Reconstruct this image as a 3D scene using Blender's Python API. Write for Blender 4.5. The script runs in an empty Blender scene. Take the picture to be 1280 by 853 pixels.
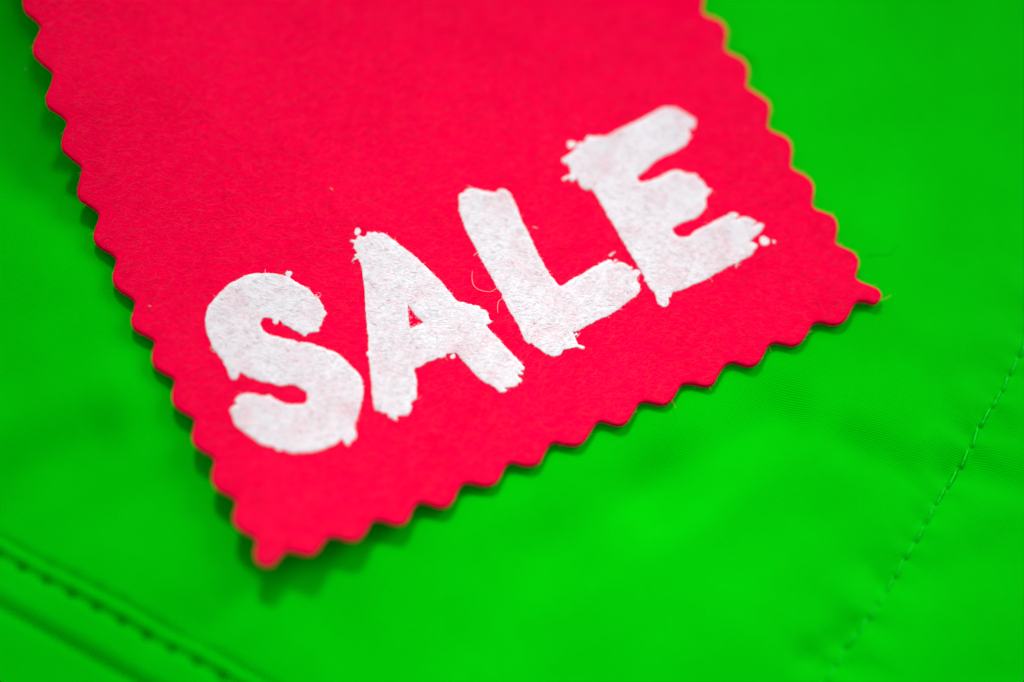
import bpy, math, random
import numpy as np
from mathutils import Vector, Matrix
from mathutils.geometry import delaunay_2d_cdt

rng = np.random.default_rng(7)
scene = bpy.context.scene
col = scene.collection
MM = 0.001

# ------------------------------------------------------------------ camera
TILT, ROLL, DIST, LENS = math.radians(30), math.radians(11), 305.0, 100.0   # mm
st, ct = math.sin(TILT), math.cos(TILT)
CAM = np.array([0, -DIST * st, DIST * ct])
F = np.array([0, st, -ct]); R0 = np.array([1.0, 0, 0]); U0 = np.array([0, ct, st])
R = math.cos(ROLL) * R0 + math.sin(ROLL) * U0
U = -math.sin(ROLL) * R0 + math.cos(ROLL) * U0
KPX = 1280 * LENS / 36.0

def proj(x, y, z=0.0):
    """world mm -> photograph pixel"""
    dx, dy, dz = x - CAM[0], y - CAM[1], z - CAM[2]
    w = dx * F[0] + dy * F[1] + dz * F[2]
    return 640 + KPX * (dx * R[0] + dy * R[1] + dz * R[2]) / w, \
           426.5 - KPX * (dx * U[0] + dy * U[1] + dz * U[2]) / w

def unproj(px, py, z=0.0):
    """photograph pixel -> world mm on the height z (number or array)"""
    px = np.asarray(px, float); py = np.asarray(py, float)
    a = (px - 640) / KPX; b = -(py - 426.5) / KPX
    d = F[None] + a.reshape(-1, 1) * R[None] + b.reshape(-1, 1) * U[None]
    t = (np.broadcast_to(np.asarray(z, float), px.shape).reshape(-1) - CAM[2]) / d[:, 2]
    return CAM[0] + t * d[:, 0], CAM[1] + t * d[:, 1]

cam_data = bpy.data.cameras.new('camera')
cam_data.lens = LENS; cam_data.sensor_width = 36
cam_data.clip_start = 0.01; cam_data.clip_end = 20
cam = bpy.data.objects.new('camera', cam_data); col.objects.link(cam)
cam.matrix_world = Matrix(((R[0], U[0], -F[0], CAM[0] * MM), (R[1], U[1], -F[1], CAM[1] * MM),
                           (R[2], U[2], -F[2], CAM[2] * MM), (0, 0, 0, 1)))
scene.camera = cam
fx, fy = unproj([640], [372], 2.0)
FOCUS = float(np.dot(np.array([fx[0], fy[0], 2.0]) - CAM, F))
cam_data.dof.use_dof = True
cam_data.dof.focus_distance = FOCUS * MM
cam_data.dof.aperture_fstop = 6.4

# ------------------------------------------------------------------ light
world = bpy.data.worlds.new('World'); scene.world = world
world.use_nodes = True
wb = world.node_tree.nodes['Background']
wb.inputs[0].default_value = (1.0, 0.99, 1.0, 1); wb.inputs[1].default_value = 0.53

tx, ty = unproj([505], [0], 0.0); cx, cy = unproj([640], [426], 0.0)
hd = np.array([tx[0] - cx[0], ty[0] - cy[0]]); hd /= np.linalg.norm(hd)
LEL = math.radians(54); LD = 420.0
aim_x, aim_y = unproj([720], [585], 0.0)
AIM = Vector((aim_x[0], aim_y[0], 0)) * MM
ldir = Vector((hd[0] * math.cos(LEL), hd[1] * math.cos(LEL), math.sin(LEL)))
lamp_data = bpy.data.lights.new('key_lamp', 'SPOT')
lamp_data.energy = 7.6; lamp_data.color = (1, 0.985, 0.96)
lamp_data.spot_size = math.radians(20.8); lamp_data.spot_blend = 1.0
lamp_data.shadow_soft_size = 0.054
lamp = bpy.data.objects.new('key_lamp', lamp_data); col.objects.link(lamp)
lamp.location = AIM + ldir * (LD * MM)
lamp.rotation_euler = (-ldir).to_track_quat('-Z', 'Y').to_euler()

# broad soft light from the upper right, as from a window or softbox close to the table
sx_, sy_ = unproj([1400], [60], 0.0)
sd = Vector((sx_[0] - cx[0], sy_[0] - cy[0], 0)).normalized()
soft_dir = Vector((sd.x * math.cos(math.radians(38)), sd.y * math.cos(math.radians(38)), math.sin(math.radians(38))))
soft_data = bpy.data.lights.new('window_light', 'AREA')
soft_data.shape = 'SQUARE'; soft_data.size = 0.3; soft_data.energy = 1.55; soft_data.color = (1, 1, 1)
soft = bpy.data.objects.new('window_light', soft_data); col.objects.link(soft)
soft.location = Vector((cx[0], cy[0], 0)) * MM + soft_dir * 0.6
soft.rotation_euler = (-soft_dir).to_track_quat('-Z', 'Y').to_euler()

scene.view_settings.view_transform = 'Standard'
scene.view_settings.look = 'None'
scene.view_settings.exposure = 0.0
scene.view_settings.gamma = 1.0
scene.view_settings.use_curve_mapping = False

# ------------------------------------------------------------------ helpers
def mesh_obj(name, verts, faces, mat, parent=None, smooth=True):
    me = bpy.data.meshes.new(name)
    v = np.asarray(verts, np.float32) * MM
    if isinstance(faces, np.ndarray):
        n, k = faces.shape
        me.vertices.add(len(v)); me.vertices.foreach_set('co', v.ravel())
        me.loops.add(n * k); me.loops.foreach_set('vertex_index', faces.ravel().astype(np.int32))
        me.polygons.add(n); me.polygons.foreach_set('loop_start', np.arange(0, n * k, k, dtype=np.int32))
        me.update(calc_edges=True); me.validate()
    else:
        me.from_pydata(v.tolist(), [], faces); me.update()
    me.polygons.foreach_set('use_smooth', np.full(len(me.polygons), smooth))
    me.materials.append(mat)
    o = bpy.data.objects.new(name, me); col.objects.link(o)
    if parent: o.parent = parent
    return o

def empty(name, label, cat, loc=(0, 0, 0)):
    o = bpy.data.objects.new(name, None); col.objects.link(o)
    o.empty_display_size = 0.01
    o['label'] = label; o['category'] = cat
    return o

def catmull(P, step=0.12, closed=True):
    P = np.asarray(P, float); n = len(P); out = []
    idx = range(n) if closed else range(n - 1)
    for i in idx:
        if closed: p0, p1, p2, p3 = P[i - 1], P[i], P[(i + 1) % n], P[(i + 2) % n]
        else: p0, p1, p2, p3 = P[max(i - 1, 0)], P[i], P[i + 1], P[min(i + 2, n - 1)]
        L = np.linalg.norm(p2 - p1); k = max(1, int(round(L / step)))
        for t in np.arange(k) / k:
            out.append(0.5 * ((2 * p1) + (-p0 + p2) * t + (2 * p0 - 5 * p1 + 4 * p2 - p3) * t * t
                              + (-p0 + 3 * p1 - 3 * p2 + p3) * t ** 3))
    if not closed: out.append(P[-1])
    return np.array(out)

def in_poly(px, py, poly):
    px = np.asarray(px); py = np.asarray(py); r = np.zeros(px.shape, bool)
    x1, y1 = poly[:, 0], poly[:, 1]; x2, y2 = np.roll(x1, -1), np.roll(y1, -1)
    for a, b, c, d in zip(x1, y1, x2, y2):
        if b == d: continue
        m = ((b > py) != (d > py))
        if not m.any(): continue
        r[m] ^= px[m] < (c - a) * (py[m] - b) / (d - b) + a
    return r

def triangulate(loops, grid):
    """loops: outline first, then holes (mm xy). returns verts, tris, loop index lists"""
    V = []; E = []; ids = []
    for lp in loops:
        s = len(V); V += [Vector(p) for p in lp]
        n = len(lp); E += [(s + i, s + (i + 1) % n) for i in range(n)]
        ids.append(np.arange(s, s + n))
    lo = loops[0]
    gx, gy = np.meshgrid(np.arange(lo[:, 0].min(), lo[:, 0].max(), grid),
                         np.arange(lo[:, 1].min(), lo[:, 1].max(), grid))
    gx = gx.ravel() + rng.uniform(-.2, .2, gx.size) * grid; gy = gy.ravel() + rng.uniform(-.2, .2, gy.size) * grid
    m = np.zeros(gx.shape, bool)
    for lp in loops: m ^= in_poly(gx, gy, lp)
    V += [Vector((a, b)) for a, b in zip(gx[m], gy[m])]
    vo, eo, fo, ov, oe, of = delaunay_2d_cdt(V, E, [], 0, 1e-6)
    vo = np.array([(v.x, v.y) for v in vo])
    fo = np.array([f for f in fo if len(f) == 3])
    c = vo[fo].mean(1); m = np.zeros(len(c), bool)
    for lp in loops: m ^= in_poly(c[:, 0], c[:, 1], lp)
    fo = fo[m]
    new = {}
    for i, src in enumerate(ov):
        for s_ in src: new[s_] = i
    # counter clockwise
    a, b, c_ = vo[fo[:, 0]], vo[fo[:, 1]], vo[fo[:, 2]]
    cr = (b[:, 0] - a[:, 0]) * (c_[:, 1] - a[:, 1]) - (b[:, 1] - a[:, 1]) * (c_[:, 0] - a[:, 0])
    fo[cr < 0] = fo[cr < 0][:, ::-1]
    return vo, fo, [np.array([new[i] for i in l]) for l in ids]

def area(P):
    x, y = P[:, 0], P[:, 1]
    return 0.5 * np.sum(x * np.roll(y, -1) - np.roll(x, -1) * y)

def smooth_noise(n, width, seed):
    r = np.random.default_rng(seed).normal(size=n)
    k = np.exp(-0.5 * (np.arange(-3 * width, 3 * width + 1) / max(width, .5)) ** 2); k /= np.sqrt((k * k).sum())
    m = len(k) // 2
    return np.convolve(np.concatenate([r[-m:], r, r[:m]]), k, 'valid')[:n]

# ------------------------------------------------------------------ materials
def nodes(name):
    m = bpy.data.materials.new(name); m.use_nodes = True
    nt = m.node_tree; b = nt.nodes['Principled BSDF']
    return m, nt, b

def N(nt, kind, **kw):
    n = nt.nodes.new(kind)
    for k, v in kw.items():
        if k in n.inputs.keys() if isinstance(k, str) else False: n.inputs[k].default_value = v
        else: setattr(n, k, v)
    return n

def mapping(nt, rot=0.0, scale=(1, 1, 1)):
    tc = nt.nodes.new('ShaderNodeTexCoord'); mp = nt.nodes.new('ShaderNodeMapping')
    mp.inputs['Rotation'].default_value = (0, 0, rot); mp.inputs['Scale'].default_value = scale
    nt.links.new(tc.outputs['Object'], mp.inputs['Vector']); return mp.outputs['Vector']

def noise(nt, vec, scale, detail=3, rough=0.6, dist=0.0):
    n = nt.nodes.new('ShaderNodeTexNoise')
    n.inputs['Scale'].default_value = scale; n.inputs['Detail'].default_value = detail
    n.inputs['Roughness'].default_value = rough; n.inputs['Distortion'].default_value = dist
    nt.links.new(vec, n.inputs['Vector']); return n.outputs[0]

def ramp(nt, fac, stops):
    r = nt.nodes.new('ShaderNodeValToRGB'); el = r.color_ramp.elements
    while len(el) < len(stops): el.new(0.5)
    for e, (p, c) in zip(el, stops): e.position = p; e.color = tuple(c) + (1,)
    nt.links.new(fac, r.inputs[0]); return r.outputs[0]

def math_(nt, op, a, b):
    n = nt.nodes.new('ShaderNodeMath'); n.operation = op
    for i, v in enumerate((a, b)):
        if isinstance(v, (int, float)): n.inputs[i].default_value = v
        else: nt.links.new(v, n.inputs[i])
    return n.outputs[0]

def bump(nt, b, h, dist, strength=1.0):
    n = nt.nodes.new('ShaderNodeBump'); n.inputs['Distance'].default_value = dist
    n.inputs['Strength'].default_value = strength
    nt.links.new(h, n.inputs['Height']); nt.links.new(n.outputs[0], b.inputs['Normal'])

FLOW = math.radians(12)     # direction in which the felt's fibres lie

def felt_material():
    m, nt, b = nodes('red_felt')
    v = mapping(nt, -FLOW, (1, 3.2, 1))
    v2 = mapping(nt, -FLOW - 0.5, (1, 2.6, 1))
    v3 = mapping(nt)
    n1 = noise(nt, v, 1350, 4, .65, 1.3); n2 = noise(nt, v2, 2300, 3, .6, 1.0); n3 = noise(nt, v3, 120, 3, .6)
    h = math_(nt, 'ADD', math_(nt, 'MULTIPLY', n1, .55), math_(nt, 'MULTIPLY', n2, .45))
    mix = math_(nt, 'ADD', math_(nt, 'MULTIPLY', h, .75), math_(nt, 'MULTIPLY', n3, .25))
    c = ramp(nt, mix, [(0.36, (.74, .0, .036)), (0.5, (.88, .0, .050)), (0.64, (.97, .002, .060))])
    nt.links.new(c, b.inputs['Base Color'])
    b.inputs['Roughness'].default_value = 1; b.inputs['Specular IOR Level'].default_value = 0
    bump(nt, b, h, 0.00034, .8)
    return m

def fibre_material(name, colour, spread=0.2):
    m, nt, b = nodes(name)
    g = mapping(nt)
    n = noise(nt, g, 700, 2)
    lo = [max(0, c * (1 - spread)) for c in colour]; hi = [min(1, c * (1 + spread)) for c in colour]
    nt.links.new(ramp(nt, n, [(0.35, lo), (0.65, hi)]), b.inputs['Base Color'])
    b.inputs['Roughness'].default_value = 1; b.inputs['Specular IOR Level'].default_value = 0
    return m

def paint_material():
    m, nt, b = nodes('white_print')
    v = mapping(nt, -FLOW, (1, 3.0, 1)); v2 = mapping(nt, -FLOW + .45, (1, 2.4, 1)); v3 = mapping(nt)
    n1 = noise(nt, v, 950, 5, .68, 2.0); n2 = noise(nt, v2, 1500, 3, .6, 1.0); n3 = noise(nt, v3, 260, 3, .6, .5)
    h = math_(nt, 'ADD', math_(nt, 'MULTIPLY', n1, .6), math_(nt, 'MULTIPLY', n2, .4))
    mix = math_(nt, 'ADD', math_(nt, 'MULTIPLY', h, .6), math_(nt, 'MULTIPLY', n3, .4))
    c = ramp(nt, mix, [(0.37, (.68, .44, .48)), (0.45, (.70, .615, .65)), (0.53, (.705, .705, .74)), (0.68, (.74, .76, .79))])
    nt.links.new(c, b.inputs['Base Color'])
    b.inputs['Roughness'].default_value = .9; b.inputs['Specular IOR Level'].default_value = 0.05
    bump(nt, b, h, 0.0003, .45)
    return m

def cloth_material():
    m, nt, b = nodes('green_twill')
    ang = math.radians(5)
    v = mapping(nt, ang)
    w = nt.nodes.new('ShaderNodeTexWave'); w.wave_type = 'BANDS'; w.bands_direction = 'Y'
    w.inputs['Scale'].default_value = (math.pi * 2 / (0.00027)) / 20.0
    w.inputs['Distortion'].default_value = 1.2; w.inputs['Detail'].default_value = 2
    w.inputs['Detail Scale'].default_value = 0.12
    nt.links.new(v, w.inputs['Vector'])
    vd = mapping(nt, ang, (1, 3.5, 1))
    n1 = noise(nt, vd, 1300, 2, .6); n3 = noise(nt, mapping(nt), 60, 4, .6)
    h = math_(nt, 'MULTIPLY', w.outputs['Fac'], math_(nt, 'ADD', math_(nt, 'MULTIPLY', n1, 1.8), -.15))
    mix = math_(nt, 'ADD', math_(nt, 'MULTIPLY', h, .3), math_(nt, 'MULTIPLY', n3, .7))
    c = ramp(nt, mix, [(0.25, (.0, .39, .0002)), (0.5, (.0, .455, .0006)), (0.72, (.0, .495, .0015))])
    nt.links.new(c, b.inputs['Base Color'])
    b.inputs['Roughness'].default_value = .6; b.inputs['Specular IOR Level'].default_value = 0.04
    b.inputs['Specular Tint'].default_value = (0.0, 1.0, 0.03, 1)
    bump(nt, b, h, 0.00003, .8)
    return m

def thread_material(name, c1, c2, rough=.5):
    m, nt, b = nodes(name)
    n = noise(nt, mapping(nt), 2500, 2)
    nt.links.new(ramp(nt, n, [(0.4, c1), (0.6, c2)]), b.inputs['Base Color'])
    b.inputs['Roughness'].default_value = rough; b.inputs['Specular IOR Level'].default_value = .3
    b.inputs['Specular Tint'].default_value = c2 + (1,)
    return m

M_FELT = felt_material(); M_PRINT = paint_material(); M_CLOTH = cloth_material()
M_FUZZ = fibre_material('red_fibre', (1.0, .018, .085), .15)
M_FUZZD = fibre_material('deep_red_fibre', (.74, .0, .036))
M_EDGE = fibre_material('cut_edge_fibre', (.85, .0, .045), .15)
M_WFUZZ = fibre_material('white_fibre', (.76, .74, .77), .06)
M_PFUZZ = fibre_material('pink_fibre', (.70, .33, .38), .3)
M_THREAD = thread_material('green_thread', (.0, .46, .004), (.002, .60, .016))
M_LINT = fibre_material('pale_fibre', (.88, .42, .42), .1)
M_HAIR = fibre_material('dark_fibre', (.0, .17, .004), .2)

# ------------------------------------------------------------------ traced outlines (photograph pixels)
EDGE_LEFT = [(28,0),(29,8.5),(32,14),(43.6,23),(50,31.6),(49,38),(44,49),(41,60.5),(43,67.5),(52,77),(63,86.5),(66,93),(62,107),
 (57,119),(58.4,129),(64.7,135),(77,143.6),(83,152.7),(78.8,164.7),(76,178.8),(78.8,187),(90,197),(100,205),(102,212.7),
 (98.7,226.7),(96.3,238),(98.7,247),(109,254),(120.5,262),(123.6,270.3),(119,284.4),(117,296),(121.5,304),(129,310),(140.5,317),(145,323),
 (144,332),(141,343.6),(142.6,353.4),(150.3,362),(163,370),(168.6,377),(166.5,388.6),(163.5,399),(167,409),(179,416.5),(191,423),
 (193.3,429),(191,438),(189.8,448),(194,457),(204.5,464),(215,469.5),(219,476.6),(215.8,488.6),(215.3,499),(222,509),(233.4,516),(243.3,522.5),
 (243,531),(239.8,545),(243.3,555),(254.5,563),(264.4,569),(268,576.6),(265,588.6),(265,600),(272,610.5),(286,618),(294,623.5),
 (294.7,631),(292,643.6),(293.5,653.4),(303,662),(315.8,669),(320.7,674)]
EDGE_BOTTOM = [(320.5,680),(318.6,690),(320.5,699),(328.4,704.8),(337,706),(344,702),(351,693.5),(358,688),(368,688.6),(379,691.5),
 (389,692),(397,687),(405,676),(412,670),(422,670.7),(432,674),(443,675),(451.7,670.7),(458.7,661.6),(464.4,651.7),(471.4,649),
 (481.2,651),(492.5,654.5),(503.8,653.8),(510.8,647.5),(517,634.5),(525,627),(537,629),(550,633),(560.8,631),(567.8,622.7),(574,609),
 (580.5,603),(590.3,603),(604.4,605.8),(615.6,605),(623.4,598.8),(629.7,586),(635.3,578.4),(643.8,577),(655,580.2),(666.3,580.6),(675.5,576),
 (681.3,565.3),(687,555.5),(694,551.5),(706.4,553.5),(720.5,555),(730.3,550),(738.8,538),(744.4,529),(751.4,525),(762.7,527.5),(775.3,530.3),
 (785,526),(792.2,514.8),(798.5,504.5),(806.5,501),(817,502.8),(828.5,504.5),(838,501),(846.4,488.6),(852,480),(860.5,477.6),(871.7,478.8),
 (883,481.6),(892.8,478),(899.8,466),(906.9,455.6),(915.3,451.8),(925,453.4),(936.4,456.3),(947.7,452),(956,439.4),(961.5,429.8),(970,426.8),
 (980.8,428.5),(992,430.6),(1001.9,426.3),(1009,417),(1014.5,406),(1023,401),(1032.8,402.4),(1044,404.5),(1055.3,400.3),(1062.4,390.5),
 (1068,379),(1075,375),(1084.9,376),(1094,378.5),(1100.3,373.6),(1102.4,366.6)]
EDGE_RIGHT = [(1097.5,360),(1087.7,355.3),(1077.8,351.8),(1070.8,347.5),(1069.5,343.5),(1071.5,337.5),(1073.6,325.8),(1071,318.8),(1064,312.4),
 (1054.2,308.2),(1045.8,304),(1044.4,299),(1047.2,285),(1045.8,275.2),(1040.9,268.8),(1030.3,263.9),(1020.5,260.4),(1015.6,254),(1017.4,238),
 (1016.4,228.3),(1009.4,219.9),(996.7,212.8),(989.7,207.9),(989,201.6),(990.4,186),(988.3,176.3),(979.9,168.5),(968.6,163.6),(960.9,158),
 (960.9,151),(963,134),(961.6,127),(954,120.5),(941.3,112.5),(933.5,106.9),(933.5,101.3),(935.6,87.2),(933.5,78.8),(925.8,71),(913,65.4),
 (906.8,59.8),(906.8,54.8),(908.9,40.8),(906,30.2),(897.7,23.2),(885,18.3),(878.7,12.7),(880,0)]
# the part of the tag beyond the top of the photograph goes on with the same teeth
def repeat(block, base, step, n):
    return [(x + base[0] + step[0] * k, y + base[1] + step[1] * k) for k in range(n) for x, y in block]
rt = [(2,-14),(0,-23),(-8,-30),(-20,-35),(-28,-40),(-29,-46)]
right_up = [(882,-14),(880,-23),(873,-30),(860,-35),(852,-40),(852,-47)] 
right_up += [(x - 27.5*k, y - 47.5*k) for k in range(1, 9) for x, y in [(882,-14),(880,-23),(873,-30),(860,-35),(852,-40),(852,-47)]]
left_blk = [(41,60.5),(44,49),(49,38),(50,31.6),(43.6,23),(32,14),(29,8.5),(27,2)]
left_up = []
for k in range(1, 8):
    left_up += [(x - 16*k, y - 59*k) for x, y in [(41,60.5),(44,49),(49,38),(50,31.6),(43.6,23),(32,14)]]
left_up = left_up[::-1]
top = [(690,-441),(560,-432),(430,-425),(300,-418),(160,-414),(20,-408),(-60,-404)]
TAG = EDGE_LEFT + EDGE_BOTTOM + EDGE_RIGHT + [p for p in right_up[1:]][:52] + [(560,-432),(430,-425),(300,-418),(160,-414),(20,-408),(-60,-404)] + left_up[:-1]
K = 7.975
def cr(o, pts): return [(o[0] + x / K, o[1] + y / K) for x, y in pts]
C1, C2, C3, C4, C5 = (240,330), (340,330), (240,430), (340,430), (280,480)
C6, C7, C8, D1, D2 = (430,280), (440,370), (440,430), (530,360), (530,400)
D3, D4, D5, D6 = (560,225), (590,300), (660,300), (620,350)
E1, E2, E3, E4, E5, E6 = (690,125), (760,125), (720,200), (810,200), (810,250), (750,290)
LET_S = (cr(C1, [(650,97),(700,101),(760,97),(830,100),(900,118),(935,122),(930,95),(945,78),(975,75),(993,90),(993,110),(975,135),(1000,160),(1060,195),(1100,220),(1160,255),(1210,305),(1240,345)])
 + cr(C2, [(430,310),(480,370),(510,430),(520,465),(542,495),(530,520),(510,545),(500,590),(480,620),(465,648),(474,670),(455,685),(420,680),(390,688),(350,700),(340,720),(320,720),(300,700),(270,690),(240,675),(200,655),(160,625),(120,605),(90,575),(68,566)])
 + cr(C1, [(862,580),(850,600),(825,605),(803,588),(803,560),(785,543),(740,535),(700,545),(685,570),(683,610),(695,645),(725,680),(770,708),(820,722),(870,735),(940,750),(1020,765),(1070,785)])
 + cr(C2, [(330,786),(420,805),(450,825)]) + cr(C4, [(460,25),(510,40),(560,65),(620,85),(680,125),(740,180),(800,240),(860,300),(885,345),(900,400),(910,440),(908,490),(905,540),(885,600),(870,670),(850,740),(825,805)])
 + [(240 + x / 3.279, 320 + y / 3.279) for x, y in [(664,705),(671,725),(671,745),(655,762),(640,777),(628,770),(612,752)]]
 + cr(C5, [(1120,600),(1050,625),(960,660),(870,680),(800,685),(740,683),(700,693),(640,680),(600,658),(560,668),(540,672),(515,645),(480,628),(420,615),(350,590),(290,545),(240,510),(180,465),(120,415),(95,375),(85,330),(65,280),(70,245),(100,215),(135,205),(112,175),(120,150),(160,118),(210,103),(260,103),(310,103),(345,120),(390,125),(450,115),(480,135),(520,165),(580,190),(630,208),(700,210),(770,208),(810,195),(828,165),(830,120),(820,80),(780,55),(740,30),(690,12),(640,8),(600,15)])
 + cr(C3, [(870,415),(820,400),(760,385),(700,380),(650,365),(610,345),(560,330),(520,305),(485,275),(470,290),(460,330),(440,355),(405,358),(385,345),(365,300),(345,245),(320,200),(310,160),(270,130),(250,90),(230,75),(205,30)])
 + cr(C1, [(205,840),(180,760),(150,690),(135,600),(140,510),(165,430),(200,385),(235,340),(290,280),(350,220),(410,180),(470,150),(530,125),(590,105)]))
LET_A = (cr(C6, [(235,90),(270,95),(305,85),(340,100),(375,90),(420,110),(480,155),(560,215),(640,275),(710,330),(770,390),(840,450),(900,515),(960,570),(1010,630),(1060,690),(1100,745)])
 + cr(D1, [(350,145),(400,148),(430,165),(470,166),(490,180),(545,182),(565,215),(610,225),(635,255),(645,290),(655,322),(680,340),(660,360),(630,366),(618,380),(650,415),(700,475),(760,530),(820,600)])
 + cr(D2, [(880,345),(920,385),(970,440),(1003,480),(990,505),(962,512),(985,535),(975,552),(950,545),(930,548),(943,575),(965,595),(965,620),(940,630),(925,650),(880,670),(830,680),(798,682),(825,702),(810,718),(760,720),(735,700),(700,670),(650,640),(610,630),(570,600),(520,555),(470,500),(410,435),(360,375),(325,342)])
 + cr(C8, [(1030,97),(980,100),(940,105),(920,130),(890,143),(850,145),(800,170),(740,190),(680,225),(625,250),(622,300),(640,350),(640,420),(643,500),(635,550),(605,570),(582,600),(600,630),(585,655),(570,690),(545,712),(500,715),(450,725),(450,755),(430,762),(400,745),(375,735),(355,705),(345,690),(310,690),(270,670),(230,660),(215,600),(205,520),(195,430),(190,340),(180,240),(170,150),(145,110),(145,85),(165,60)])
 + cr(C7, [(160,400),(147,300),(140,200),(132,100),(127,0)])
 + cr(C6, [(205,650),(190,560),(180,450),(160,390),(132,352),(80,378),(118,338),(100,310),(125,300),(125,280),(100,240),(100,205),(65,180),(80,160),(120,165),(145,120),(190,130),(220,120)]))
HOLE_A = cr(C7, [(555,90),(570,110),(600,150),(640,200),(690,245),(710,268),(680,285),(630,305),(580,325),(570,270),(560,180)])
LET_L = (cr(D3, [(110,155),(150,135),(180,105),(240,88),(300,95),(350,115),(420,125),(480,125),(510,95),(540,95),(580,110),(615,140),(640,185),(670,250),(700,310),(720,375),(750,440),(790,510),(830,600)])
 + cr(D4, [(650,130),(680,180),(710,240),(750,310),(790,370),(840,425),(880,463),(930,440),(990,400),(1060,365),(1130,325),(1200,280)])
 + cr(D5, [(717,242),(760,220),(800,203),(825,203),(845,222),(870,195),(880,215),(845,250),(900,230),(950,235),(1000,260),(1040,285),(1025,312),(1080,300),(1120,330),(1100,360),(1085,400),(1090,430),(1112,450),(1112,500),(1090,545),(1040,585),(990,625),(930,670),(890,700),(830,740),(770,770),(700,800),(640,830)])
 + cr(D6, [(910,455),(850,490),(790,520),(762,520),(780,543),(815,545),(810,560),(787,562),(800,610),(820,650),(860,660),(880,680),(860,690),(820,675),(770,680),(720,692),(670,705),(650,740),(610,760),(560,765),(520,750),(490,735),(440,700),(390,665),(352,630),(330,640),(290,600),(260,545),(230,480),(200,420),(160,350),(120,290),(80,210),(60,150),(30,100),(0,60)])
 + cr(D4, [(210,400),(160,320),(110,230),(60,140),(30,70),(0,20)])
 + cr(D3, [(200,540),(160,450),(130,360),(110,270),(115,210)]))
LET_E = (cr(E1, [(340,385),(360,370),(440,370),(540,368),(600,335),(700,285),(800,240),(900,190),(1000,140),(1090,90),(1150,80),(1230,85)])
 + cr(E2, [(690,92),(750,125),(810,160),(860,195),(870,230),(865,275),(850,290),(820,285),(805,320),(820,370),(790,410),(765,455),(710,490),(650,525),(590,545),(530,575),(470,610),(420,655),(370,705),(290,770),(310,815),(340,828),(400,815),(450,800),(530,765),(600,725),(660,705),(720,712),(770,735),(830,740)])
 + cr(E4, [(481,147),(500,185),(540,210),(570,250),(590,285),(632,298),(620,325),(580,370),(570,400),(580,450),(560,490),(520,545),(480,580),(420,600),(350,625),(280,660),(240,690),(265,740),(310,775),(370,772),(430,755),(470,715),(540,680),(620,640),(700,595),(780,560),(830,535),(870,535),(905,555),(870,597),(930,572),(1000,580),(1050,605),(1075,630),(1030,660),(1110,635),(1150,665),(1130,700),(1100,735),(1060,770),(1010,820),(975,832)])
 + cr(E5, [(1010,427),(1050,430),(1085,450),(1080,480),(1050,500),(1040,540),(990,575),(940,600),(900,620),(882,668),(872,672),(882,632),(830,655),(780,680),(720,715),(680,735),(620,770),(560,805),(500,825),(440,850)])
 + cr(E6, [(880,550),(820,580),(760,590),(720,610),(700,650),(680,665),(685,710),(670,740),(640,752),(610,740),(575,710),(560,670),(545,610),(510,575),(480,540),(460,500),(440,490),(450,460),(420,420),(400,380),(370,320),(320,250),(280,180),(240,110),(200,50)])
 + cr(E3, [(400,690),(350,610),(310,560),(295,510),(260,460),(220,390),(180,320),(140,295),(100,300),(50,270),(30,220),(0,190)])
 + cr(E1, [(200,815),(165,785),(120,808),(100,790),(140,765),(180,750),(185,700),(160,645),(120,635),(100,605),(130,575),(180,545),(220,500),(250,470),(255,440),(290,430),(320,435)]))
DOTS = [(430 + 135 / K, 280 + 78 / K, 4.1), (440 + 1005 / K, 370 + 605 / K, 3.2), (690 + 195 / K, 125 + 448 / K, 5.0),
        (810 + 1160 / K, 250 + 412 / K, 5.8), (810 + 1255 / K, 250 + 418 / K, 2.0), (620 + 800/K, 350 + 545/K, 1.6)]

# ------------------------------------------------------------------ tag surface
THICK = 0.85
def lift(x, y):
    """height of the tag's underside above the table plane (mm)"""
    px, py = proj(x, y, 1.5)
    g = lambda a, b, r, s=None: np.exp(-((px - a) ** 2 / (2 * r * r) + (py - b) ** 2 / (2 * (s or r) ** 2)))
    far = np.clip(-py / 400, 0, 1.2)
    return (0.16 + 4.1 * g(345, 810, 135, 125) + 0.3 * g(420, 700, 170, 110) + 0.7 * g(220, 560, 110, 120) + 4.6 * g(30, 110, 150, 140)
            + 6.0 * g(10, -130, 150, 130) + 0.3 * g(1110, 370, 60)
            + 0.06 * np.sin(px * .011 + 1) * np.cos(py * .013) + 0.03 + far * 1.5)
def top_z(x, y): return lift(x, y) + THICK

def on_tag(P):
    """photograph pixels -> xy on the tag's upper face"""
    P = np.asarray(P, float); z = np.full(len(P), 2.0)
    for _ in range(6):
        x, y = unproj(P[:, 0], P[:, 1], z); z = top_z(x, y)
    return np.stack([x, y], 1)

tag_out = catmull(on_tag(TAG), 0.3)
if area(tag_out) < 0: tag_out = tag_out[::-1]

def rough(P, amp, width, seed, fine=0.0):
    t = np.roll(P, -1, 0) - np.roll(P, 1, 0); t /= np.linalg.norm(t, axis=1, keepdims=True) + 1e-9
    nrm = np.stack([t[:, 1], -t[:, 0]], 1)
    d = amp * smooth_noise(len(P), width, seed)
    if fine: d = d + fine * smooth_noise(len(P), 1, seed + 50)
    return P + nrm * d[:, None]
def inset(P, d):
    t = np.roll(P, -2, 0) - np.roll(P, 2, 0); t /= np.linalg.norm(t, axis=1, keepdims=True) + 1e-9
    return P - np.stack([t[:, 1], -t[:, 0]], 1) * d     # ccw outline: inward

tag_out = rough(tag_out, .02, 3, 3)

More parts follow.
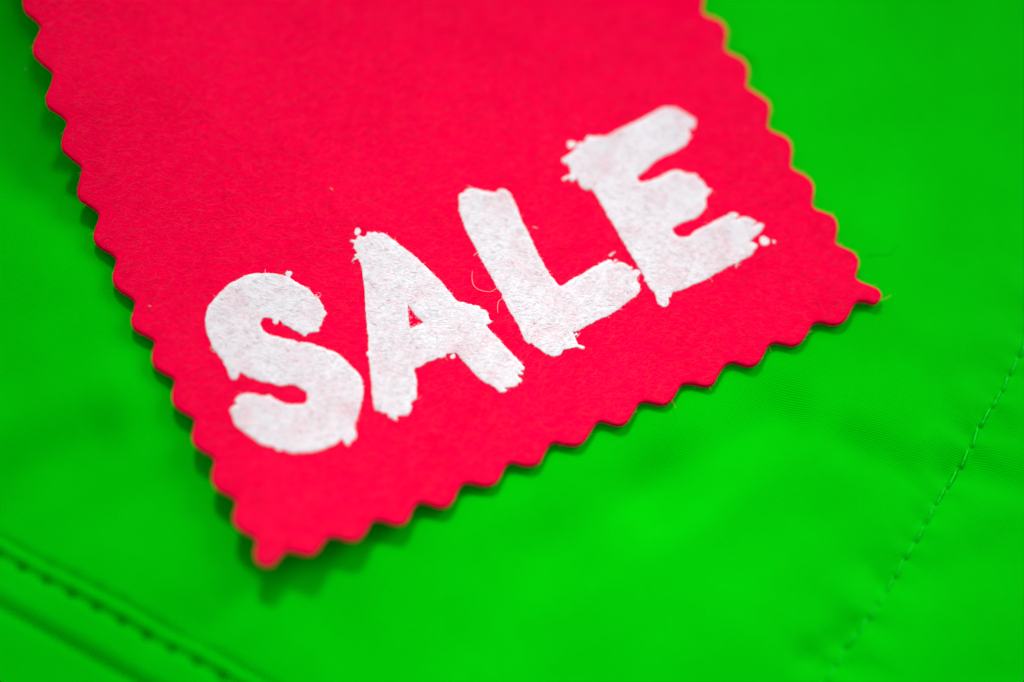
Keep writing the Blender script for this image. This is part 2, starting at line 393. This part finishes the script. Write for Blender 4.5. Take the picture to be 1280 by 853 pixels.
def slab(name, outline, mat, parent, prof, zf, grid, holes=()):
    """prof: (inset, depth below the upper face) from the rim of the flat top to the underside"""
    loops = [inset(outline, prof[0][0])] + [inset(h, prof[0][0]) for h in holes]
    V2, T, ids = triangulate(loops, grid)
    V = np.column_stack([V2, zf(V2[:, 0], V2[:, 1]) - prof[0][1]])
    faces = [tuple(t) for t in T.tolist()]
    for base, rim in zip([outline] + list(holes), ids):
        n = len(base); prev = rim
        for k, (i_, d_) in enumerate(prof[1:]):
            P = inset(base, i_); z = zf(base[:, 0], base[:, 1]) - d_
            s = len(V); V = np.vstack([V, np.column_stack([P, z])])
            cur = np.arange(s, s + n)
            a, b = prev, np.roll(prev, -1); c, d = np.roll(cur, -1), cur
            faces += [(int(p), int(q_), int(r), int(s_)) for p, q_, r, s_ in zip(a, d, c, b) if p != s_]
            prev = cur
        last = prev
        if base is outline and not holes and prof[-1][1] > .5:   # underside
            s = len(V); V2b, Tb, idb = triangulate([inset(base, prof[-1][0])], grid * 2)
            V = np.vstack([V, np.column_stack([V2b, zf(V2b[:, 0], V2b[:, 1]) - prof[-1][1]])])
            faces += [tuple(int(q_) + s for q_ in t[::-1]) for t in Tb]
    return mesh_obj(name, V, faces, mat, parent)

tag = empty('felt_tag', 'red felt tag with zigzag pinked edges and the white word SALE on green cloth', 'tag')
TAGPROF = [(.34, 0), (.17, .03), (.06, .10), (0, .22), (.0, .45), (.03, .68), (.12, THICK)]
slab('felt_sheet', tag_out, M_FELT, tag, TAGPROF, top_z, 1.3)

letters = []
for nm, P, H, seed in (('S', LET_S, None, 11), ('A', LET_A, HOLE_A, 12), ('L', LET_L, None, 13), ('E', LET_E, None, 14)):
    lo = catmull(on_tag(P), 0.09)
    if area(lo) < 0: lo = lo[::-1]
    lo = rough(lo, .018, 2, seed, .014)
    hs = []
    if H:
        h = catmull(on_tag(H), 0.09)
        if area(h) > 0: h = h[::-1]
        hs = [rough(h, .02, 2, seed + 9)]
    zf = lambda x, y: top_z(x, y) + .10
    o = slab('letter', lo, M_PRINT, tag, [(.03, 0), (0, .03), (.0, .12)], zf, .8, hs)
    o['label'] = 'white painted letter %s with ragged brush edges' % nm
    letters.append((lo, hs))

def blob_outline(x, y, r, seed, squash=1.0):
    a = np.linspace(0, 2 * np.pi, 22, endpoint=False)
    q = np.random.default_rng(seed)
    rr = r * (1 + .12 * np.sin(2 * a + q.uniform(0, 6)) + .07 * np.sin(3 * a + q.uniform(0, 6)))
    return np.column_stack([x + rr * np.cos(a), y + rr * np.sin(a) * squash])
dots = []
for i, (x, y, r) in enumerate(DOTS):
    lo = on_tag(blob_outline(x, y, r, i))
    if area(lo) < 0: lo = lo[::-1]
    slab('paint_splash', lo, M_PRINT, tag, [(.03, 0), (0, .02), (0, .06)], lambda x, y: top_z(x, y) + .05, .3)
    dots.append(lo)
dash = on_tag([(660+800/K,300+152/K),(660+822/K,300+138/K),(660+845/K,300+126/K),(660+872/K,300+120/K),(660+868/K,300+132/K),(660+845/K,300+146/K),(660+828/K,300+166/K),(660+808/K,300+164/K)])
if area(dash) < 0: dash = dash[::-1]
slab('paint_splash', dash, M_PRINT, tag, [(.02, 0), (0, .02), (0, .06)], lambda x, y: top_z(x, y) + .05, .3)

# ------------------------------------------------------------------ fibres (ribbons of thin bent hair)
def fibres(name, x, y, z, ang, length, width, curl, mat, parent, q, segs=4, zdrop=None, label=None):
    n = len(x); s = np.linspace(-.5, .5, segs + 1)
    a = ang[:, None] + curl[:, None] * s[None] * 2 + q.normal(0, .18, (n, segs + 1))
    dx = np.cos(a) * (length / segs)[:, None]; dy = np.sin(a) * (length / segs)[:, None]
    X = x[:, None] + np.cumsum(dx, 1) - dx.sum(1, keepdims=True) / 2
    Y = y[:, None] + np.cumsum(dy, 1) - dy.sum(1, keepdims=True) / 2
    Z = (z[:, None] + q.uniform(-.02, .03, (n, segs + 1)))
    if zdrop is not None: Z = Z - zdrop[:, None] * (s[None] + .5)
    Z = top_z(X, Y) + Z
    w = width[:, None] * (1 - (2 * np.abs(s)[None]) ** 3 * .8) / 2
    nx, ny = -np.sin(a) * w, np.cos(a) * w
    V = np.empty((n, segs + 1, 3, 3))     # a low roof section: left, ridge, right
    V[:, :, 0] = np.stack([X + nx, Y + ny, Z], -1); V[:, :, 2] = np.stack([X - nx, Y - ny, Z], -1)
    V[:, :, 1] = np.stack([X, Y, Z + w * .9], -1)
    V = V.reshape(-1, 3)
    base = (np.arange(n)[:, None] * (segs + 1) + np.arange(segs)[None]) * 3
    base = base.reshape(-1)
    f = np.concatenate([np.stack([base + 1, base + 4, base + 3, base], 1), np.stack([base + 2, base + 5, base + 4, base + 1], 1)])
    o = mesh_obj(name, V, f, mat, parent); o['kind'] = 'stuff'
    if label: o['label'] = label
    return o

bx0, bx1 = tag_out[:, 0].min(), tag_out[:, 0].max(); by0, by1 = tag_out[:, 1].min(), tag_out[:, 1].max()
inner = inset(tag_out, .3)
def scatter(n, q, ymax=None):
    x = q.uniform(bx0, bx1, n); y = q.uniform(by0, ymax or by1, n)
    m = in_poly(x, y, inner); return x[m], y[m]
YTOP = float(unproj([300], [-80], 0)[1][0])
q = np.random.default_rng(21)
flow = lambda x, y: FLOW + math.radians(8) + .35 * np.sin(x * .12 + 1.3) * np.cos(y * .1) 
for mat, cnt, nm, zz in ((M_FUZZ, 72000, 'felt_fuzz', .05), (M_FUZZD, 18000, 'felt_fuzz', .03)):
    x, y = scatter(cnt, q, YTOP)
    cover = np.zeros(len(x), bool)
    for lo, hs in letters: cover |= in_poly(x, y, lo)
    x, y = x[~cover], y[~cover]; n = len(x)
    fibres(nm, x, y, q.uniform(-.02, zz, n), flow(x, y) + q.normal(0, .55, n), q.uniform(.4, 1.5, n) * (1 + (q.random(n) < .02) * 1.2),
           q.uniform(.018, .04, n), q.normal(0, .6, n), mat, tag, q)
# fuzz on the painted letters
for li, (lo, hs) in enumerate(letters):
    for mat, dens in ((M_WFUZZ, 26), (M_PFUZZ, 3)):
        a = abs(area(lo)); n = int(dens * (lo[:, 0].max() - lo[:, 0].min()) * (lo[:, 1].max() - lo[:, 1].min()))
        x = q.uniform(lo[:, 0].min(), lo[:, 0].max(), n); y = q.uniform(lo[:, 1].min(), lo[:, 1].max(), n)
        m = in_poly(x, y, inset(lo, .25))
        for h in hs: m &= ~in_poly(x, y, h)
        x, y = x[m], y[m]; n = len(x)
        if not n: continue
        fibres('print_fuzz', x, y, q.uniform(.09, .12, n), flow(x, y) + q.normal(0, .55, n), q.uniform(.3, 1.0, n),
               q.uniform(.02, .04, n), q.normal(0, .7, n), mat, tag, q, 3)
# hairs sticking out of the cut edge and of the letters' brushed edges
def edge_hairs(P, n, q, out, mat, z, length, width, drop, nm):
    i = q.integers(0, len(P), n); t = np.roll(P, -2, 0)[i] - np.roll(P, 2, 0)[i]
    nrm = np.stack([t[:, 1], -t[:, 0]], 1); nrm /= np.linalg.norm(nrm, axis=1, keepdims=True) + 1e-9
    a = np.arctan2(nrm[:, 1], nrm[:, 0]) + q.normal(0, .8, n)
    L = q.uniform(*length, n) * (1 + (q.random(n) < .02) * 1.6)
    c = P[i] + np.stack([np.cos(a), np.sin(a)], 1) * (L * out)[:, None] - nrm * .12
    fibres(nm, c[:, 0], c[:, 1], q.uniform(*z, n), a, L, q.uniform(*width, n), q.normal(0, .8, n), mat, tag, q, 4, q.uniform(*drop, n))
edge_hairs(tag_out, 3600, q, .2, M_EDGE, (-.6, .0), (.12, .36), (.012, .02), (-.05, .35), 'edge_fuzz')
for lo, hs in letters:
    edge_hairs(lo, int(len(lo) * .55), q, .18, M_WFUZZ, (.03, .05), (.15, .4), (.02, .035), (0, .0), 'print_fuzz')

# ------------------------------------------------------------------ green garment
HEM = np.array([(-120, 627), (0, 694), (70, 730), (130, 763), (191, 797), (255, 831), (330, 873), (450, 945)], float)
hx, hy = unproj(HEM[:, 0], HEM[:, 1], 0.0)
hc = np.polyfit(hx, hy, 2)
SEAM = [(1330,330),(1313,362),(1300,387),(1289,412),(1278,438),(1266,460),(1256,482),(1243,503),(1227.5,527.6),(1216.6,553),(1203,577),(1187.7,601.6),(1172.5,623),(1161,647),
        (1148.6,669.6),(1136,690),(1123,712),(1111.6,732),(1101,750),(1088.8,767.6),(1076,785),(1061,803),(1048,826),(1035,846),(1021,867),(1008,888),(995,909),(980,930)]
SEAM = np.array(SEAM, float)
sx, sy = unproj(SEAM[:, 0], SEAM[:, 1], 0.0)
seam_pts = np.column_stack([sx, sy])

def seam_dist(x, y):
    """signed distance to the quilting seam (left is negative) and position along it"""
    P = seam_pts; best = np.full(x.shape, 1e9); side = np.zeros(x.shape); along = np.zeros(x.shape); acc = 0
    for i in range(len(P) - 1):
        a, b = P[i], P[i + 1]; d = b - a; L = np.hypot(*d)
        t = ((x - a[0]) * d[0] + (y - a[1]) * d[1]) / L ** 2
        lo_ = -50 if i == 0 else 0; hi_ = 50 if i == len(P) - 2 else 1
        t = np.clip(t, lo_, hi_)
        ex, ey = x - a[0] - t * d[0], y - a[1] - t * d[1]; dd = np.hypot(ex, ey)
        m = dd < best
        best[m] = dd[m]; side[m] = np.sign(d[0] * ey - d[1] * ex)[m]; along[m] = (acc + t * L)[m]; acc += L
    return best, side, along

slope_h = 2 * hc[0] * hx.mean() + hc[1]
HC = math.cos(math.atan(slope_h))
def hem_s(x, y):
    """distance below the hem's stitch line (mm, positive towards the lower panel)"""
    return -(y - np.polyval(hc, x)) * HC

# needle holes of the hem, 2.6 mm apart
def along_curve(x0, x1, step):
    xs = np.linspace(x0, x1, 4000); ys = np.polyval(hc, xs)
    s = np.concatenate([[0], np.cumsum(np.hypot(np.diff(xs), np.diff(ys)))])
    t = np.arange(0, s[-1], step); return np.column_stack([np.interp(t, s, xs), np.interp(t, s, ys)])
h0 = unproj([-190], [590], 0); h1 = unproj([520], [985], 0)
hem_holes = along_curve(h0[0][0], h1[0][0], 2.95)

def ss(e0, e1, v):
    t = np.clip((v - e0) / (e1 - e0), 0, 1); return t * t * (3 - 2 * t)

# long soft folds: (x0,y0,x1,y1, half width px, height mm)
FOLDS = [(975,520,820,612,32,-.75),(820,600,690,690,38,-.5),(690,690,600,800,46,-.35),(900,600,700,760,55,.35),
         (-40,620,110,540,30,-.6),(-40,560,140,500,34,.3),(60,680,230,600,34,-.3),(255,795,318,742,13,-.22),(215,790,300,740,26,-.3),(230,820,330,750,26,.25),
         (-60,250,60,330,60,.5),(-60,130,40,190,40,-.6),(250,720,420,860,40,.2),(800,800,1000,760,60,.25),
         (1000,640,1120,700,45,-.25),(1180,120,1300,260,90,-.15),(1000,60,1180,-40,80,.2),(1060,552,1168,592,20,-.3),(1205,598,1300,606,20,-.32),(1230,680,1300,650,26,-.25),(1180,470,1250,450,18,-.12),(1010,820,1050,795,14,-.22),(1090,700,1115,720,12,-.12),
         (1190,720,1290,690,30,-.25),(1120,790,1280,800,40,.25),(1150,560,1180,600,16,.2),(1040,470,1120,440,22,-.15),(960,720,1080,800,40,-.25)]

def cloth_z(x, y):
    px, py = proj(x, y, 0.0)
    z = np.zeros(x.shape)
    for x0, y0, x1, y1, w, hgt in FOLDS:
        dx, dy = x1 - x0, y1 - y0; L2 = dx * dx + dy * dy
        t = ((px - x0) * dx + (py - y0) * dy) / L2; tc = np.clip(t, 0, 1)
        d = np.hypot(px - x0 - tc * dx, py - y0 - tc * dy)
        z += 2.5 * hgt * np.exp(-d * d / (2 * w * w))
    # bulge added to the cloth, mostly out of view, to darken the upper left
    z += 15 * np.exp(-.5 * (((px + 45) / 110) ** 2 + ((py + 92) / 70) ** 2))
    # wide rolling
    z += .14 * np.sin(x * .07 + .5 * np.sin(y * .05)) * np.cos(y * .06 + 1) + .06 * np.sin(x * .31 + y * .22) * np.cos(y * .27 - x * .1)
    # shallow creases running up to the right
    for lam, amp, an, ph, wv in ((13.5, .085, 1.15, .4, .06), (8.3, .04, .95, 2.1, .09), (5.6, .018, 1.3, 4.0, .13), (21., .14, .8, 1.2, .03)):
        u = x * math.cos(an + 1.2) + y * math.sin(an + 1.2); w_ = x * math.sin(an + 1.2) - y * math.cos(an + 1.2)
        z += amp * np.sin(2 * math.pi / lam * (u + 1.6 * np.sin(w_ * wv + ph)) + ph) * (.6 + .4 * np.sin(w_ * wv * 2.3 + ph * 2))
    far = np.clip((np.hypot(x, y) - 80) / 120, 0, 1)
    z += far * 5 * (np.sin(x * .021 + 1) * np.cos(y * .027) - .3)
    # quilting seam with puckers across it
    d, side, al = seam_dist(x, y)
    z -= .55 * np.exp(-(d / 1.3) ** 1.2) + .5 * np.exp(-(d / 6.) ** 2)
    pk = .5 + .5 * np.sin(al * .9 + 1.2 * np.sin(al * .23) + side * 1.1 + d * .12)
    z -= .45 * pk * np.exp(-(d / 4.2) ** 2) * ss(0, .8, d)
    z -= .16 * (.5 + .5 * np.sin(al * 2.13 + side)) * np.exp(-(d / 1.8) ** 2)
    m_ = d < 1.5
    if m_.any():
        xf, yf = x[m_], y[m_]; zz = np.zeros(xf.shape)
        for a_, b_ in seam_pts: zz -= .38 * np.exp(-(((xf - a_) ** 2 + (yf - b_) ** 2) / .3 ** 2))
        z[m_] += zz
    # hem with piping
    s = hem_s(x, y)
    z -= .42 * np.exp(-((s + 1.7) / .45) ** 2)
    z += .36 * np.exp(-((s + .82) / .45) ** 2)
    z -= .42 * np.exp(-((s - .05) / .35) ** 2)
    z += .55 * ss(0, 1.3, s) * (1 - ss(3.3, 4.8, s)) - .22 * ss(4.0, 4.8, s) 
    z += .3 * ss(4.8, 6.0, s) - .4 * np.exp(-((s - 4.85) / .35) ** 2)
    for a_, b_ in ((62, 700), (93, 716), (123, 732), (154, 748)):      # needle marks on the far side of the piping
        ex, ey = unproj([a_], [b_], 0.0); z -= .3 * np.exp(-((x - ex[0]) ** 2 + (y - ey[0]) ** 2) / .45 ** 2)
    near = np.abs(s) < 1.5
    xf, yf = x[near], y[near]; zz = np.zeros(xf.shape)
    for hx_, hy_ in hem_holes:
        k = np.hypot(xf - hx_, yf - hy_); zz -= .9 * np.exp(-(k / .42) ** 2)
    z[near] += zz
    return z

def under_tag(x, y, z):
    lim = lift(x, y) - .12
    # only where the tag lies, fading out around it
    px, py = proj(x, y, 1.0)
    return np.minimum(z, np.where(near_tag(x, y), lim, 1e9))
big = inset(tag_out[::4], -1.2)
def near_tag(x, y):
    m = np.zeros(x.shape, bool); b = (x > bx0 - 2) & (x < bx1 + 2) & (y > by0 - 2) & (y < by1 + 2)
    m[b] = in_poly(x[b], y[b], big); return m

def axis(lo, hi, step, end):
    mid = np.arange(lo, hi, step); out = []; v, s = mid[-1], step
    while v < end: s = min(s * 1.13, 8); v += s; out.append(v)
    left = []; v, s = mid[0], step
    while v > -end: s = min(s * 1.13, 8); v -= s; left.append(v)
    return np.array(left[::-1] + list(mid) + out)
crn = unproj([-10, 1290, 1290, -10], [-10, -10, 863, 863], 0.0)
ax = axis(crn[0].min(), crn[0].max(), .3, 260); ay = axis(crn[1].min(), crn[1].max(), .3, 260)
GX, GY = np.meshgrid(ax, ay); shp = GX.shape
gx, gy = GX.ravel(), GY.ravel()
gz = under_tag(gx, gy, cloth_z(gx, gy))
nxg = shp[1]
ii, jj = np.meshgrid(np.arange(shp[0] - 1), np.arange(shp[1] - 1), indexing='ij')
b0 = (ii * nxg + jj).ravel()
quads = np.stack([b0, b0 + 1, b0 + 1 + nxg, b0 + nxg], 1)
VV = np.column_stack([gx, gy, gz])
sq = hem_s(gx, gy)[quads].mean(1)
qx, qy = gx[quads].mean(1), gy[quads].mean(1)
out_ = (qx < crn[0].min() - 2) | (qx > crn[0].max()) | (qy < crn[1].min() - 2) | (qy > crn[1].max())
sq = np.where(out_, np.where(sq > 2, 9.0, -9.0), sq)     # the seam's parts are told apart near the picture only
garment = empty('green_garment', 'bright green stitched cloth garment lying flat under the red tag', 'garment')
for nm, m, lab in (('cloth_panel', sq < -1.7, 'large smooth green panel with one quilting seam'), ('piping', (sq >= -1.7) & (sq < .05), 'narrow raised green piping beside the stitches'),
              ('hem_strip', (sq >= .05) & (sq < 4.8), 'rounded green hem strip in the lower left corner'), ('lower_panel', sq >= 4.8, None)):
    f = quads[m]; u, inv = np.unique(f, return_inverse=True)
    o = mesh_obj(nm, VV[u], inv.reshape(f.shape), M_CLOTH, garment)
    if lab: o['label'] = lab

# ------------------------------------------------------------------ stitches
def tube(path, rad, sides=7, cap=True):
    P = np.asarray(path, float); n = len(P)
    T = np.gradient(P, axis=0); T /= np.linalg.norm(T, axis=1, keepdims=True)
    up = np.array([0, 0, 1.0]); V = []; Fc = []
    rad = np.broadcast_to(rad, n)
    for i in range(n):
        s = np.cross(T[i], up); s /= np.linalg.norm(s) + 1e-9; w = np.cross(s, T[i])
        for k in range(sides):
            a = 2 * math.pi * k / sides
            V.append(P[i] + rad[i] * (math.cos(a) * s + math.sin(a) * w))
    for i in range(n - 1):
        for k in range(sides):
            a = i * sides + k; b = i * sides + (k + 1) % sides
            Fc.append((a, b, b + sides, a + sides))
    Fc.append(tuple(range(sides))[::-1]); Fc.append(tuple((n - 1) * sides + k for k in range(sides)))
    return np.array(V), Fc

def zc(x, y):
    a = np.array([x], float); b = np.array([y], float); return float(cloth_z(a, b)[0])

def stitch(a, b, rad, skew, rise):
    d = b - a; L = np.hypot(*d); d = d / L; nn = np.array([-d[1], d[0]])
    t = np.linspace(0.03, .97, 9); path = []
    za, zb = zc(*a) + .3, zc(*b) + .3; zm = max(zc(*((a + b) / 2)), za, zb)
    for u in t:
        p = a + d * L * u + nn * skew * (u - .5) * 2
        path.append((p[0], p[1], (za * (1 - u) + zb * u) * (1 - math.sin(math.pi * u)) + zm * math.sin(math.pi * u) + rise * math.sin(math.pi * u) ** .5 - .12))
    r = rad * np.array([.6, .85, 1, 1.05, 1.05, 1.05, 1, .85, .6])
    V, Fc = tube(path, r)
    return mesh_obj('stitch', V, Fc, M_THREAD, garment)
qs = random.Random(4)
for i in range(len(seam_pts) - 1):
    stitch(seam_pts[i], seam_pts[i + 1], .15 - .002 * i, qs.uniform(.1, .22), qs.uniform(.18, .26) - .010 * max(0, i - 9))
vis = [p for p in hem_holes if (lambda s: -60 < s[0] < 1300 and -60 < s[1] < 900)(proj(p[0], p[1], 0.0))]
for a, b in zip(vis[:-1], vis[1:]):
    stitch(np.array(a), np.array(b), .17, qs.uniform(.02, .06), qs.uniform(.0, .05))

# ------------------------------------------------------------------ loose fibres and lint
def strand(name, pts, rad, mat, label, cat, on='tag', h=.12, group=None):
    P = np.asarray(pts, float)
    if on == 'tag':
        xy = catmull(on_tag(P), .15, False); z = top_z(xy[:, 0], xy[:, 1]) + h
    else:
        x, y = unproj(P[:, 0], P[:, 1], 0.0); xy = catmull(np.column_stack([x, y]), .2, False)
        z = cloth_z(xy[:, 0].copy(), xy[:, 1].copy()) + h
    t = np.linspace(0, 1, len(xy))
    V, Fc = tube(np.column_stack([xy, z]), rad * (1 - .6 * np.abs(2 * t - 1) ** 3), 6)
    o = mesh_obj(name, V, Fc, mat); o['label'] = label; o['category'] = cat
    if group: o['group'] = group
    return o
k = 3.554
strand('loose_fibre', [(560 + x / k, 220 + y / k) for x, y in [(108,425),(106,455),(112,485),(130,505),(160,515),(190,517),(210,505),(224,488)]],
       .032, M_LINT, 'pale curled fibre looping out from the left side of letter L', 'fibre')
strand('loose_fibre', [(560 + x / k, 220 + y / k) for x, y in [(221,612),(220,580),(227,557),(247,547)]],
       .028, M_LINT, 'short hooked pale fibre below the curled one, left of letter L', 'fibre')
strand('loose_fibre', [(560 + x / k, 220 + y / k) for x, y in [(114,358),(122,350),(134,342)]],
       .045, M_LINT, 'tiny straight pale fibre above the curled one at letter L', 'fibre')
strand('lint_speck', [(560 + 842/K, 225 + 475/K), (560 + 865/K, 225 + 480/K), (560 + 893/K, 225 + 490/K)], .05, M_LINT,
       'tiny pale lint dash on red felt right of letter L', 'lint')
strand('lint_speck', [(185.2, 383.2), (187, 383.6), (189, 383.8)], .06, M_LINT, 'tiny white lint speck on red felt left of letter S', 'lint')
strand('lint_speck', [(413, 236), (414.5, 237), (415.5, 238.5)], .07, M_LINT, 'tiny pale lint speck on red felt above letter A', 'lint')
strand('hair', [(1080, 320), (1092, 319.6), (1101, 318.4), (1112, 318.8), (1118, 313), (1123, 307)], .016, M_HAIR,
       'thin dark hair on green cloth just right of the tag edge', 'hair', on='cloth', h=.05)
strand('lint_speck', [(31, 88), (33, 88.6)], .05, M_LINT, 'tiny pale lint speck on dark green cloth at upper left', 'lint', on='cloth', h=.05)
